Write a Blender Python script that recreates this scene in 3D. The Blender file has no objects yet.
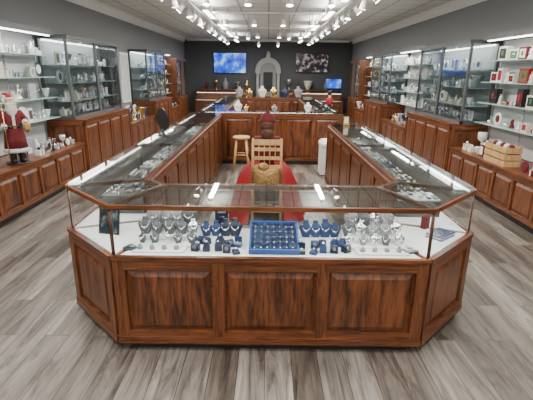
import bpy, bmesh, math, random
from mathutils import Vector, Matrix
R = random.Random(7)
H = 1.72
# ---------------------------------------------------------------- materials
def newmat(name):
    m = bpy.data.materials.new(name); m.use_nodes = True
    nt = m.node_tree; p = nt.nodes['Principled BSDF']
    return m, nt, p
def plain(name, col, rough=0.5, metal=0.0, emit=0.0, ecol=None, bump=0.0):
    m, nt, p = newmat(name)
    p.inputs['Base Color'].default_value = (*col, 1)
    p.inputs['Roughness'].default_value = rough
    p.inputs['Metallic'].default_value = metal
    if emit:
        p.inputs['Emission Color'].default_value = (*(ecol or col), 1)
        p.inputs['Emission Strength'].default_value = emit
    n = nt.nodes.new('ShaderNodeTexNoise'); n.inputs['Scale'].default_value = 40
    tc = nt.nodes.new('ShaderNodeTexCoord'); nt.links.new(tc.outputs['Object'], n.inputs['Vector'])
    if bump:
        b = nt.nodes.new('ShaderNodeBump'); b.inputs['Strength'].default_value = bump; b.inputs['Distance'].default_value = 0.02
        nt.links.new(n.outputs['Fac'], b.inputs['Height']); nt.links.new(b.outputs['Normal'], p.inputs['Normal'])
    else:
        mr = nt.nodes.new('ShaderNodeMapRange'); mr.inputs[3].default_value = max(0, rough-0.04); mr.inputs[4].default_value = min(1, rough+0.04)
        nt.links.new(n.outputs['Fac'], mr.inputs[0]); nt.links.new(mr.outputs[0], p.inputs['Roughness'])
    return m
def wood(name, scale, dark, light, rough=0.32, fine=None):
    m, nt, p = newmat(name); L = nt.links.new
    tc = nt.nodes.new('ShaderNodeTexCoord'); mp = nt.nodes.new('ShaderNodeMapping')
    mp.inputs['Scale'].default_value = scale
    L(tc.outputs['Object'], mp.inputs['Vector'])
    n = nt.nodes.new('ShaderNodeTexNoise'); n.inputs['Scale'].default_value = 1; n.inputs['Detail'].default_value = 4
    n.inputs['Distortion'].default_value = 1.0
    L(mp.outputs[0], n.inputs['Vector'])
    n2 = nt.nodes.new('ShaderNodeTexNoise'); n2.inputs['Scale'].default_value = 4; n2.inputs['Detail'].default_value = 5; L(mp.outputs[0], n2.inputs['Vector'])
    ad = nt.nodes.new('ShaderNodeMix'); ad.inputs[0].default_value = 0.4; L(n.outputs['Fac'], ad.inputs[2]); L(n2.outputs['Fac'], ad.inputs[3])
    r = nt.nodes.new('ShaderNodeValToRGB')
    r.color_ramp.elements[0].position = 0.38; r.color_ramp.elements[0].color = (*dark, 1)
    r.color_ramp.elements[1].position = 0.6; r.color_ramp.elements[1].color = (*light, 1)
    L(ad.outputs[0], r.inputs[0]); L(r.outputs[0], p.inputs['Base Color'])
    b = nt.nodes.new('ShaderNodeBump'); b.inputs['Strength'].default_value = 0.12; b.inputs['Distance'].default_value = 0.004
    L(n2.outputs['Fac'], b.inputs['Height']); L(b.outputs[0], p.inputs['Normal'])
    p.inputs['Roughness'].default_value = rough
    return m
WD, WL = (0.050, 0.0145, 0.0052), (0.205, 0.066, 0.0205)
M_wv = wood('oak_vertical', (40, 40, 3.0), WD, WL)
M_wh = wood('oak_horizontal', (3, 3, 50), WD, WL)
M_wp = wood('oak_panel', (16, 16, 2.0), (0.038, 0.0108, 0.0042), (0.190, 0.060, 0.0188))
M_wpost = wood('oak_post', (40, 40, 3), (0.05, 0.017, 0.008), (0.11, 0.04, 0.018))
M_pine = wood('pale_wood', (20, 20, 3), (0.42, 0.24, 0.09), (0.62, 0.40, 0.19), 0.45)
def glassmat(name, tint=(0.96, 0.98, 0.975), base=0.05, top=0.9):
    m = bpy.data.materials.new(name); m.use_nodes = True; nt = m.node_tree; L = nt.links.new
    for n in list(nt.nodes): nt.nodes.remove(n)
    o = nt.nodes.new('ShaderNodeOutputMaterial'); mx = nt.nodes.new('ShaderNodeMixShader')
    t = nt.nodes.new('ShaderNodeBsdfTransparent'); t.inputs[0].default_value = (*tint, 1)
    g = nt.nodes.new('ShaderNodeBsdfGlossy'); g.inputs['Roughness'].default_value = 0.015
    f = nt.nodes.new('ShaderNodeLayerWeight'); f.inputs[0].default_value = 0.5
    pw = nt.nodes.new('ShaderNodeMath'); pw.operation = 'POWER'; pw.inputs[1].default_value = 4.5
    ma = nt.nodes.new('ShaderNodeMath'); ma.operation = 'MULTIPLY_ADD'; ma.inputs[1].default_value = top; ma.inputs[2].default_value = base; ma.use_clamp = True
    L(f.outputs['Facing'], pw.inputs[0]); L(pw.outputs[0], ma.inputs[0]); L(ma.outputs[0], mx.inputs[0])
    L(t.outputs[0], mx.inputs[1]); L(g.outputs[0], mx.inputs[2]); L(mx.outputs[0], o.inputs[0])
    return m
M_glass = glassmat('clear_glass', base=.03, top=.6)
M_dglass = glassmat('door_glass', (0.85, 0.88, 0.89), .05, .5)
M_gtop = glassmat('counter_top_glass', (0.90, 0.935, 0.93), .09, .7)
M_gedge = plain('glass_edge', (0.45, 0.6, 0.56), 0.15)
M_gray = plain('wall_gray_paint', (0.225, 0.235, 0.242), 0.7)
M_back = plain('back_wall_charcoal', (0.070, 0.078, 0.086), 0.7)
M_white = plain('white_paint', (0.8, 0.8, 0.78), 0.5)
M_wfab = plain('white_display_fabric', (0.76, 0.76, 0.74), 0.8)
M_gfab = plain('gray_leatherette', (0.085, 0.09, 0.095), 0.5)
M_lgfab = plain('light_gray_leatherette', (0.24, 0.25, 0.255), 0.5)
M_silver = plain('silver', (0.8, 0.8, 0.82), 0.18, 1)
M_gold = plain('gold', (0.75, 0.5, 0.18), 0.25, 1)
M_dkframe = plain('cabinet_frame_gray', (0.07, 0.08, 0.085), 0.4)
M_black = plain('black_plastic', (0.015, 0.015, 0.017), 0.35)
M_kick = plain('toe_kick_black', (0.02, 0.018, 0.016), 0.6)
M_blue = plain('blue_velvet', (0.010, 0.034, 0.13), 0.6)
M_blue2 = plain('blue_tray', (0.018, 0.085, 0.33), 0.45)
M_nblue = plain('navy_leatherette', (0.007, 0.014, 0.045), 0.4)
M_red = plain('red_velvet', (0.30, 0.006, 0.010), 0.65, bump=0.3)
M_dred = plain('dark_red_cloth', (0.12, 0.006, 0.010), 0.8, bump=0.3)
M_fur = plain('white_fur', (0.6, 0.58, 0.55), 0.95, bump=1.0)
M_skin = plain('painted_skin', (0.6, 0.32, 0.22), 0.5)
M_hair = plain('brown_hair', (0.07, 0.026, 0.012), 0.6, bump=0.6)
M_goldfab = plain('gold_brocade', (0.36, 0.21, 0.07), 0.45, 0.3, bump=1.0)
M_green = plain('green', (0.03, 0.16, 0.06), 0.5)
M_cream = plain('cream_card', (0.72, 0.66, 0.54), 0.6)
M_nback = plain('niche_back_panel', (0.52, 0.54, 0.55), 0.6)
M_cback = plain('cabinet_back_panel', (0.27, 0.29, 0.30), 0.4)
M_cry = plain('cut_crystal', (0.72, 0.77, 0.8), 0.08, 0.5)
M_strip = plain('led_strip', (1, 1, 1), 0.5, 0, 9, (1, 0.98, 0.95))
M_lamp = plain('lamp_face', (1, 1, 1), 0.5, 0, 26, (1, 0.96, 0.9))
M_tube = plain('linear_lamp', (1, 1, 1), 0.5, 0, 12, (1, 0.96, 0.9))
M_arch = plain('arch_stone', (0.36, 0.36, 0.35), 0.6)

def floor_mat():
    m, nt, p = newmat('gray_plank_floor'); L = nt.links.new
    tc = nt.nodes.new('ShaderNodeTexCoord'); mp = nt.nodes.new('ShaderNodeMapping')
    mp.inputs['Rotation'].default_value = (0, 0, math.radians(90))
    L(tc.outputs['Object'], mp.inputs['Vector'])
    b = nt.nodes.new('ShaderNodeTexBrick'); b.offset = .37; b.offset_frequency = 2
    b.inputs['Scale'].default_value = 1; b.inputs['Brick Width'].default_value = 1.22; b.inputs['Row Height'].default_value = 0.165
    b.inputs['Mortar Size'].default_value = 0.0022; b.inputs['Mortar'].default_value = (0.04, 0.034, 0.03, 1)
    b.inputs['Color1'].default_value = (0.230, 0.212, 0.192, 1); b.inputs['Color2'].default_value = (0.078, 0.064, 0.054, 1); L(mp.outputs[0], b.inputs['Vector'])
    mp2 = nt.nodes.new('ShaderNodeMapping'); mp2.inputs['Scale'].default_value = (12, 1.2, 1); L(tc.outputs['Object'], mp2.inputs['Vector'])
    ad = nt.nodes.new('ShaderNodeVectorMath'); ad.operation = 'MULTIPLY_ADD'
    L(b.outputs['Color'], ad.inputs[0]); ad.inputs[1].default_value = (90, 90, 90); L(mp2.outputs[0], ad.inputs[2])
    n = nt.nodes.new('ShaderNodeTexNoise'); n.inputs['Scale'].default_value = 1; n.inputs['Detail'].default_value = 8; n.inputs['Roughness'].default_value = 0.7; n.inputs['Distortion'].default_value = 1.1
    L(ad.outputs[0], n.inputs['Vector'])
    r = nt.nodes.new('ShaderNodeValToRGB'); r.color_ramp.elements[0].position = 0.36; r.color_ramp.elements[0].color = (0.36, 0.31, 0.275, 1)
    r.color_ramp.elements[1].position = 0.62; r.color_ramp.elements[1].color = (1.55, 1.52, 1.47, 1)
    L(n.outputs['Fac'], r.inputs[0])
    mx = nt.nodes.new('ShaderNodeMix'); mx.data_type = 'RGBA'; mx.blend_type = 'MULTIPLY'; mx.inputs[0].default_value = 1
    L(b.outputs['Color'], mx.inputs[6]); L(r.outputs[0], mx.inputs[7]); L(mx.outputs[2], p.inputs['Base Color'])
    p.inputs['Roughness'].default_value = 0.34
    bu = nt.nodes.new('ShaderNodeBump'); bu.inputs['Strength'].default_value = 0.15; bu.inputs['Distance'].default_value = 0.003
    L(n.outputs['Fac'], bu.inputs['Height']); L(bu.outputs[0], p.inputs['Normal'])
    return m
def ceil_mat():
    m, nt, p = newmat('ceiling_tiles'); L = nt.links.new
    tc = nt.nodes.new('ShaderNodeTexCoord'); b = nt.nodes.new('ShaderNodeTexBrick'); b.offset = 0
    L(tc.outputs['Object'], b.inputs['Vector'])
    b.inputs['Scale'].default_value = 1; b.inputs['Brick Width'].default_value = 0.61; b.inputs['Row Height'].default_value = 0.61
    b.inputs['Mortar Size'].default_value = 0.018
    b.inputs['Color1'].default_value = (0.68, 0.68, 0.65, 1); b.inputs['Color2'].default_value = (0.73, 0.73, 0.70, 1); b.inputs['Mortar'].default_value = (0.36, 0.36, 0.35, 1)
    L(b.outputs['Color'], p.inputs['Base Color']); p.inputs['Roughness'].default_value = 0.85
    return m
def glow_picture_mat(name, c1, c2, c3, scale, st):  # picture colours sent out as emission, for screens and prints
    m, nt, p = newmat(name); L = nt.links.new
    tc = nt.nodes.new('ShaderNodeTexCoord'); n = nt.nodes.new('ShaderNodeTexNoise'); n.inputs['Scale'].default_value = scale; n.inputs['Detail'].default_value = 3
    L(tc.outputs['Object'], n.inputs['Vector']); r = nt.nodes.new('ShaderNodeValToRGB')
    r.color_ramp.elements[0].position = 0.35; r.color_ramp.elements[0].color = (*c1, 1)
    r.color_ramp.elements[1].position = 0.7; r.color_ramp.elements[1].color = (*c3, 1)
    e = r.color_ramp.elements.new(0.52); e.color = (*c2, 1)
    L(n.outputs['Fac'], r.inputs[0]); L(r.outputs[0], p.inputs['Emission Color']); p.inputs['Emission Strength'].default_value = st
    p.inputs['Base Color'].default_value = (0.01, 0.01, 0.01, 1); p.inputs['Roughness'].default_value = 0.2
    return m
M_tv1 = glow_picture_mat('tv_blue_picture', (0.01, 0.03, 0.30), (0.01, 0.12, 0.85), (0.5, 0.8, 1), 2.9, 1.6)
M_tv2 = glow_picture_mat('tv_dark_picture', (0.004, 0.004, 0.006), (0.02, 0.018, 0.02), (0.6, 0.5, 0.5), 5.5, .8)
M_poster = glow_picture_mat('glowing_poster_print', (0.01, 0.01, 0.012), (0.06, 0.05, 0.05), (0.5, 0.45, 0.42), 3.5, 0.35)  # print brightness put in as emission; the poster is no lamp
M_card = glow_picture_mat('glowing_card_print', (0.01, 0.03, 0.05), (0.03, 0.10, 0.14), (0.6, 0.55, 0.45), 18, 0.5)  # card print given its own glow
M_bprint = glow_picture_mat('glowing_blue_pattern', (0.01, 0.04, 0.20), (0.02, 0.11, 0.42), (0.35, 0.6, 0.9), 45, 0.35)  # tray and book print, glow added by emission

# ---------------------------------------------------------------- builder
class B:
    def __init__(s, name):
        s.name = name; s.bm = bmesh.new(); s.mats = []; s.M = Matrix.Identity(4)
    def mi(s, m):
        if m not in s.mats: s.mats.append(m)
        return s.mats.index(m)
    def v(s, p): return s.bm.verts.new(s.M @ Vector(p))
    def f(s, vs, m, smooth=False):
        try:
            fc = s.bm.faces.new(vs); fc.material_index = s.mi(m); fc.smooth = smooth
        except ValueError: pass
    def box(s, x0, x1, y0, y1, z0, z1, m, rot=None):
        c = Vector(((x0+x1)/2, (y0+y1)/2, (z0+z1)/2)); h = ((x1-x0)/2, (y1-y0)/2, (z1-z0)/2)
        vs = []
        for dx, dy, dz in ((-1,-1,-1),(1,-1,-1),(1,1,-1),(-1,1,-1),(-1,-1,1),(1,-1,1),(1,1,1),(-1,1,1)):
            o = Vector((dx*h[0], dy*h[1], dz*h[2]))
            if rot: o = rot @ o
            vs.append(s.v(c+o))
        for q in ((0,3,2,1),(4,5,6,7),(0,1,5,4),(1,2,6,5),(2,3,7,6),(3,0,4,7)): s.f([vs[i] for i in q], m)
    def prism(s, pts, z0, z1, m):
        lo = [s.v((p[0], p[1], z0)) for p in pts]; hi = [s.v((p[0], p[1], z1)) for p in pts]
        n = len(pts); s.f(lo[::-1], m); s.f(hi, m)
        for i in range(n): s.f([lo[i], lo[(i+1)%n], hi[(i+1)%n], hi[i]], m)
    def frustum(s, c, axes, h0, h1, t, m):
        u, w, n = axes; q = []
        for hh, tt in ((h0, 0), (h1, t)):
            q.append([s.v(c+u*(a*hh[0])+w*(b*hh[1])+n*tt) for a, b in ((-1,-1),(1,-1),(1,1),(-1,1))])
        s.f(q[1], m)
        for i in range(4): s.f([q[0][i], q[0][(i+1)%4], q[1][(i+1)%4], q[1][i]], m)
    def obox(s, c, axes, h, m):
        u, w, n = axes; q = []
        for tt in (-h[2], h[2]):
            q.append([s.v(c+u*(a*h[0])+w*(b*h[1])+n*tt) for a, b in ((-1,-1),(1,-1),(1,1),(-1,1))])
        s.f(q[0][::-1], m); s.f(q[1], m)
        for i in range(4): s.f([q[0][i], q[0][(i+1)%4], q[1][(i+1)%4], q[1][i]], m)
    def cyl(s, p0, p1, r0, r1, m, seg=10):
        p0 = Vector(p0); p1 = Vector(p1); a = (p1-p0).normalized()
        u = a.orthogonal().normalized(); w = a.cross(u)
        A = []; Bq = []
        for i in range(seg):
            t = 2*math.pi*i/seg; d = u*math.cos(t)+w*math.sin(t)
            A.append(s.v(p0+d*r0)); Bq.append(s.v(p1+d*r1))
        s.f(A[::-1], m); s.f(Bq, m)
        for i in range(seg): s.f([A[i], A[(i+1)%seg], Bq[(i+1)%seg], Bq[i]], m, True)
    def lathe(s, c, prof, m, seg=14, sx=1, sy=1, fn=None):
        rings = []
        for r, z in prof:
            ring = []
            for i in range(seg):
                t = 2*math.pi*i/seg; rr = r*(fn(t, z) if fn else 1)
                ring.append(s.v((c[0]+rr*math.cos(t)*sx, c[1]+rr*math.sin(t)*sy, c[2]+z)))
            rings.append(ring)
        for a, b in zip(rings, rings[1:]):
            for i in range(seg): s.f([a[i], a[(i+1)%seg], b[(i+1)%seg], b[i]], m, True)
        s.f(rings[0][::-1], m); s.f(rings[-1], m)
    def sph(s, c, r, m, seg=12, rings=8, fn=None):
        if not hasattr(r, '__len__'): r = (r, r, r)
        rows = []
        for j in range(1, rings):
            ph = math.pi*j/rings; row = []
            for i in range(seg):
                t = 2*math.pi*i/seg
                p = Vector((math.sin(ph)*math.cos(t), math.sin(ph)*math.sin(t), math.cos(ph)))
                if fn: p = fn(p)
                row.append(s.v((c[0]+p.x*r[0], c[1]+p.y*r[1], c[2]+p.z*r[2])))
            rows.append(row)
        pt = Vector((0,0,1)); pb = Vector((0,0,-1))
        if fn: pt = fn(pt); pb = fn(pb)
        top = s.v((c[0]+pt.x*r[0], c[1]+pt.y*r[1], c[2]+pt.z*r[2])); bot = s.v((c[0]+pb.x*r[0], c[1]+pb.y*r[1], c[2]+pb.z*r[2]))
        for i in range(seg):
            s.f([top, rows[0][i], rows[0][(i+1)%seg]], m, True); s.f([bot, rows[-1][(i+1)%seg], rows[-1][i]], m, True)
        for a, b in zip(rows, rows[1:]):
            for i in range(seg): s.f([a[i], b[i], b[(i+1)%seg], a[(i+1)%seg]], m, True)
    def skin(s, verts, edges, m, subs=1):
        me = bpy.data.meshes.new('tmp'); me.from_pydata([v[0] for v in verts], edges, [])
        ob = bpy.data.objects.new('tmp', me); bpy.context.scene.collection.objects.link(ob)
        sk = ob.modifiers.new('s', 'SKIN'); sk.use_smooth_shade = True
        for i, v in enumerate(verts):
            r = v[1] if hasattr(v[1], '__len__') else (v[1], v[1])
            me.skin_vertices[0].data[i].radius = r
        me.skin_vertices[0].data[0].use_root = True
        sb = ob.modifiers.new('d', 'SUBSURF'); sb.levels = subs
        dg = bpy.context.evaluated_depsgraph_get(); ev = ob.evaluated_get(dg); em = ev.to_mesh()
        vs = [s.v(v.co) for v in em.vertices]
        for p in em.polygons: s.f([vs[i] for i in p.vertices], m, True)
        ev.to_mesh_clear(); bpy.data.objects.remove(ob); bpy.data.meshes.remove(me)
    def done(s):
        bmesh.ops.recalc_face_normals(s.bm, faces=s.bm.faces[:])
        me = bpy.data.meshes.new(s.name); s.bm.to_mesh(me); s.bm.free()
        for m in s.mats: me.materials.append(m)
        ob = bpy.data.objects.new(s.name, me); bpy.context.scene.collection.objects.link(ob)
        if me.vertices:
            xs = [v.co.x for v in me.vertices]; ys = [v.co.y for v in me.vertices]; zs = [v.co.z for v in me.vertices]
            if s.name not in ('floor', 'ceiling'):
                o = Vector(((min(xs)+max(xs))/2, (min(ys)+max(ys))/2, min(zs)))
                me.transform(Matrix.Translation(-o)); ob.location = o
        return ob
Z3 = Vector((0, 0, 1))
def panels(b, a, c, out, z0, z1, n, rail=0.055, base=0.0):
    """frame-and-raised-panel joinery on a vertical face from a to c (2D), outward normal out"""
    a = Vector((a[0], a[1], 0)); c = Vector((c[0], c[1], 0)); L = (c-a).length; u = (c-a).normalized(); nn = Vector((out[0], out[1], 0)).normalized()
    t = 0.011
    zc = (z0+z1)/2; hz = (z1-z0)/2
    for zz in (z0+rail/2, z1-rail/2): b.obox(a+u*(L/2)+Z3*zz+nn*t, (u, Z3, nn), (L/2, rail/2, t), M_wh)
    pw = L/n
    for i in range(n+1):
        w = rail/2
        x = min(max(i*pw, w), L-w)
        b.obox(a+u*x+Z3*zc+nn*(t*1.02), (u, Z3, nn), (w, hz-0.001, t), M_wv)
    for i in range(n):
        cx = (i+0.5)*pw; hw = pw/2-rail/2-0.012; hh = hz-rail-0.012
        if i == 0 or i == n-1: 
            hw -= rail/4; cx += rail/4 if i == 0 else -rail/4
        if n == 1: hw = pw/2-rail-0.012; cx = L/2
        if hw > 0.03 and hh > 0.03:
            e = min(0.035, hw*0.4, hh*0.4)
            b.frustum(a+u*cx+Z3*zc+nn*.001, (u, Z3, nn), (hw, hh), (hw-e, hh-e), 0.016, M_wp)
# ---------------------------------------------------------------- room
X0 = 3.55; Y1 = 18.8; Y0 = -2.6; ZC = 3.02
b = B('floor'); b.box(-X0-.1, X0+.1, Y0-.1, Y1+.1, -0.1, 0, floor_mat()); b.done()
b = B('ceiling'); b.box(-X0-.1, X0+.1, Y0-.1, Y1+.1, ZC, ZC+.1, ceil_mat()); b.done()
b = B('wall_left'); b.box(-X0-.1, -X0, Y0, Y1, 0, ZC, M_gray); b.done()
b = B('wall_right'); b.box(X0, X0+.1, Y0, Y1, 0, ZC, M_gray); b.done()
b = B('wall_back'); b.box(-X0-.1, X0+.1, Y1, Y1+.1, 0, ZC, M_back); b.done()
b = B('wall_front'); b.box(-X0-.1, X0+.1, Y0-.1, Y0, 0, ZC, M_gray); b.done()
for nm, sg in (('trim_1', -1), ('trim_2', 1)):
    b = B(nm); prof = [(0, -0.15), (0.02, -0.15), (0.035, -0.10), (0.09, -0.04), (0.14, -0.02), (0.14, 0), (0, 0)]
    A = [b.v((sg*(X0-d), Y0, ZC+z)) for d, z in prof]; C = [b.v((sg*(X0-d), Y1, ZC+z)) for d, z in prof]
    b.f(A, M_white); b.f(C[::-1], M_white)
    for i in range(len(prof)): j = (i+1) % len(prof); b.f([A[i], A[j], C[j], C[i]], M_white)
    b.done()
b = B('trim_3'); b.box(-X0+.14, X0-.14, Y1-.05, Y1, ZC-.1, ZC, M_white); b.done()

# ---------------------------------------------------------------- goods
def bust(b, x, y, z, h, m, yaw=0, chain=None):
    old = b.M.copy(); b.M = old @ Matrix.Translation((x, y, z)) @ Matrix.Rotation(yaw, 4, 'Z') @ Matrix.Rotation(-0.15, 4, 'X')
    w = h*0.42
    b.lathe((0, 0, 0), [(w*.55, 0), (w*.6, h*.08), (w*.78, h*.3), (w, h*.55), (w*.92, h*.66), (w*.42, h*.78), (w*.33, h*.9), (w*.36, h)], m, 12, 1, .5)
    if chain:
        for i in range(11):
            t = math.pi*(i/10); b.sph((math.cos(t)*w*.55, -w*(.22+.28*math.sin(t)), h*.72-math.sin(t)*h*.34), 0.0045*(h/.1)**.5 if i != 5 else .0095, chain, 6, 4)
    b.M = old
def vase(b, x, y, z, h, m, k=0):
    P = [[(.25,0),(.42,.2),(.5,.5),(.25,.8),(.18,.9),(.3,1)], [(.3,0),(.1,.1),(.08,.45),(.45,.6),(.5,.8),(.5,1)], [(.4,0),(.5,.1),(.5,.6),(.2,.75),(.15,1)], [(.25,0),(.35,.05),(.75,.5),(.95,.9),(1,1)]][k % 4]
    b.lathe((x, y, z), [(r*h*.5, t*h) for r, t in P], m, 10)
def plate(b, d, y, z, r, m, m2):
    b.cyl((d, y, z+r), (d+.02, y, z+r), r, r*.96, m, 18); b.cyl((d+.02, y, z+r), (d+.024, y, z+r), r*.62, r*.6, m2, 18)
def frame(b, d, y, z, w, h, m, m2):
    b.box(d, d+.02, y-w/2, y+w/2, z, z+h, m); b.box(d+.02, d+.024, y-w*.36, y+w*.36, z+h*.14, z+h*.86, m2)
def figurine(b, d, y, z, h, m, m2):
    b.lathe((d, y, z), [(h*.22,0),(h*.2,h*.1),(h*.1,h*.45),(h*.14,h*.65),(h*.05,h*.76)], m, 10); b.sph((d, y, z+h*.85), h*.1, m2, 8, 6)
    b.cyl((d, y-h*.12, z+h*.62), (d+h*.1, y-h*.16, z+h*.4), h*.035, h*.03, m, 6); b.cyl((d, y+h*.12, z+h*.62), (d+h*.1, y+h*.16, z+h*.4), h*.035, h*.03, m, 6)
def goods(b, d, y0, y1, z, hmax, pal, dens=1.0, seed=0):
    r = random.Random(seed); y = y0+.06
    while y < y1-.05:
        h = hmax*(.45+.5*r.random()); k = r.randrange(6); m = r.choice(pal); m2 = r.choice(pal); w = h*.5
        if k == 0: vase(b, d, y, z, h, m, r.randrange(4)); w = h*.8
        elif k == 1: plate(b, d, y, z, h/2, m, m2); w = h
        elif k == 2: frame(b, d, y, z, h*.75, h, m, m2); w = h*.75
        elif k == 3: figurine(b, d, y, z, h, m, m2)
        elif k == 4: vase(b, d, y, z, h*.6, m, 3); w = h
        else: b.box(d-.04, d+.04, y-.05, y+.05, z, z+h*.5, m); b.box(d-.042, d+.042, y-.01, y+.01, z, z+h*.5+.003, m2); b.sph((d, y, z+h*.5+.02), .022, m2, 6, 5); w = .12
        y += (w/2+.05+.07*r.random())/dens+w/2*.5
def boxed(b, d, y0, y1, z, seed, pal):
    """gift boxes with printed fronts mixed with figurines, plates and ornaments"""
    r = random.Random(seed); y = y0+.1
    while y < y1-.1:
        q = r.random(); w = .11+.12*r.random(); h = .08+.15*r.random(); m = r.choice(pal)
        if q < .4:
            b.box(d-.04, d+.04, y-w/2, y+w/2, z, z+h, m); b.box(d+.04, d+.043, y-w*.36, y+w*.36, z+h*.15, z+h*.85, r.choice([M_wfab, M_red, M_cream, M_dred, M_black, M_green]))
            b.sph((d+.044, y, z+h*.5), (.004, w*.16, h*.22), r.choice([M_red, M_green, M_silver]), 8, 6)
        elif q < .65: figurine(b, d, y, z, .12+.1*r.random(), r.choice([M_wfab, M_cream, M_dred, M_wfab]), M_skin); w = .10
        elif q < .82: plate(b, d, y, z, .07+.03*r.random(), M_wfab, r.choice([M_dred, M_silver, M_cream])); w = .18
        else:
            for k in range(3): b.sph((d, y-.04+.04*k, z+.025), .024, r.choice([M_red, M_silver, M_gold, M_wfab]), 8, 6)
            w = .14
        y += w+.02+.05*r.random()
def area(name, loc, sx, sy, power, rot=(0,0,0), col=(1,.955,.89)):
    l = bpy.data.lights.new(name, 'AREA'); l.shape = 'RECTANGLE'; l.size = sx; l.size_y = sy; l.energy = power; l.color = col
    o = bpy.data.objects.new(name, l); o.location = loc; o.rotation_euler = rot; bpy.context.scene.collection.objects.link(o); return o

def sideM(s): return Matrix(((-s, 0, 0, s*X0), (0, 1, 0, 0), (0, 0, 1, 0), (0, 0, 0, 1)))
SIL = [M_silver, M_cry, M_wfab, M_cry, M_silver]
SILV = [M_silver, M_cry, M_wfab, M_wfab, M_silver, M_cback, M_cream]
MIX = [M_silver, M_wfab, M_cry, M_gold, M_blue, M_cream, M_black]
XMAS = [M_red, M_wfab, M_silver, M_wfab, M_wfab, M_dred, M_cream, M_black]
def low_counter(s, y0, y1):
    b = B('low_wood_counter'); b.M = sideM(s)
    b.box(.01, .54, y0+0.02, y1-.02, 0, .08, M_kick); b.box(.01, .58, y0, y1, .08, .57, M_wh)
    b.box(.01, .62, y0-.0, y1, .57, .60, M_wh)
    panels(b, (.58, y0), (.58, y1), (1, 0), .09, .565, max(1, round((y1-y0)/.48)), .05)
    b.done()
def tall_unit(s, y0, y1, pal, seed, bays=2):
    b = B('glass_door_display_cabinet'); b.M = sideM(s)
    b.box(.01, .56, y0+.02, y1-.02, 0, .08, M_kick); b.box(.01, .60, y0, y1, .08, .92, M_wh); b.box(.01, .64, y0-.0, y1, .92, .95, M_wh)
    panels(b, (.60, y0), (.60, y1), (1, 0), .09, .91, max(2, round((y1-y0)/.55)), .055)
    panels(b, (.02, y0), (.60, y0), (0, -1), .09, .91, 1, .055)
    D = .46; zb = .95; zt = 2.16; f = .045
    b.box(.01, .03, y0+f, y1-f, zb, zt, M_cback)
    for yy in (y0, y1-f): 
        b.box(.01, .04, yy, yy+f, zb, zt, M_dkframe); b.box(D-.03, D, yy, yy+f, zb, zt, M_dkframe)
    b.box(.04, D-.03, y0+.012, y0+.018, zb+f, zt, M_dglass); b.box(.04, D-.03, y1-.018, y1-.012, zb+f, zt, M_dglass)
    b.box(.01, D, y0, y1, zb, zb+f, M_dkframe); b.box(.01, D+.04, y0-.02, y1+.02, zt, zt+.06, M_dkframe)
    bw = (y1-y0)/bays
    for i in range(1, bays): b.box(D-.03, D, y0+i*bw-.04, y0+i*bw+.04, zb+f, zt, M_dkframe)
    for i in range(bays):
        b.box(D-.018, D-.012, y0+i*bw+.03, y0+(i+1)*bw-.03, zb+f, zt, M_dglass)
        b.box(D, D+.012, y0+i*bw+.06, y0+i*bw+.075, 1.45, 1.6, M_silver)
    b.box(.06, .09, y0+.06, y1-.06, zt-.02, zt-.001, M_strip)
    for k, z in enumerate((1.22, 1.50, 1.78)):
        b.box(.04, D-.08, y0+.03, y1-.03, z, z+.008, M_gedge)
    b.done()
    g = B('cabinet_giftware'); g.M = sideM(s)
    for k, z in enumerate((.996, 1.229, 1.509, 1.789)): goods(g, .22, y0+.1, y1-.1, z, .21, pal, 1.2, seed+k)
    g.done()
    area('cabinet_light', (s*(X0-.2), (y0+y1)/2, zt-.03), .2, (y1-y0)*.85, 17)
def niche(s, y0, y1, pal, seed, counter=True, power=12, zs=(1.0, 1.3, 1.6, 1.9), boxes=False):
    b = B('lit_wall_shelving'); b.M = sideM(s)
    b.box(.005, .025, y0+.02, y1-.02, .61, 2.2, M_nback)
    b.box(.005, .34, y0+.02, y1-.02, 2.2, 2.28, M_gray)
    b.box(.26, .30, y0+.06, y1-.06, 2.185, 2.2, M_strip)
    n = max(1, round((y1-y0)/.8))
    for i in range(n+1):
        yy = y0+.05+(y1-y0-.1)*i/n; b.box(.025, .04, yy-.01, yy+.01, .62, 2.19, M_silver)
    for z in zs: b.box(.04, .30, y0+.04, y1-.04, z, z+.01, M_gedge)
    b.done()
    g = B('shelf_giftware'); g.M = sideM(s)
    for k, z in enumerate(zs):
        if boxes: boxed(g, .17, y0+.06, y1-.06, z+.01, seed+k, pal)
        else: goods(g, .17, y0+.06, y1-.06, z+.01, .23, pal, 1.25, seed+k)
    g.done()
    area('niche_light', (s*(X0-.28), (y0+y1)/2, 2.18), .05, (y1-y0)*.85, power, (0, s*.35, 0))
def countertop(s, y0, y1, pal, seed, z=.601, dens=1.0, h=.24):
    g = B('countertop_giftware'); g.M = sideM(s)
    goods(g, .47, y0+.05, y1-.05, z, h, pal, dens, seed); goods(g, .25, y0+.05, y1-.05, z, h*1.3, pal, dens, seed+9)
    g.done()
# left
low_counter(-1, 2.6, 6.72); niche(-1, 2.6, 6.72, SILV, 11, power=22); countertop(-1, 5.5, 6.65, SIL+[M_cback, M_black], 5, dens=1.9, h=.19); countertop(-1, 2.7, 4.7, SIL, 6)
tall_unit(-1, 6.8, 9.1, SILV, 20)
low_counter(-1, 9.2, 11.1)
tall_unit(-1, 11.2, 13.2, SIL, 30)
low_counter(-1, 13.3, 14.7); niche(-1, 13.3, 14.7, MIX, 35, power=8); countertop(-1, 13.3, 14.5, XMAS, 3)
countertop(-1, 9.3, 11.0, MIX, 8, h=.28)
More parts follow.
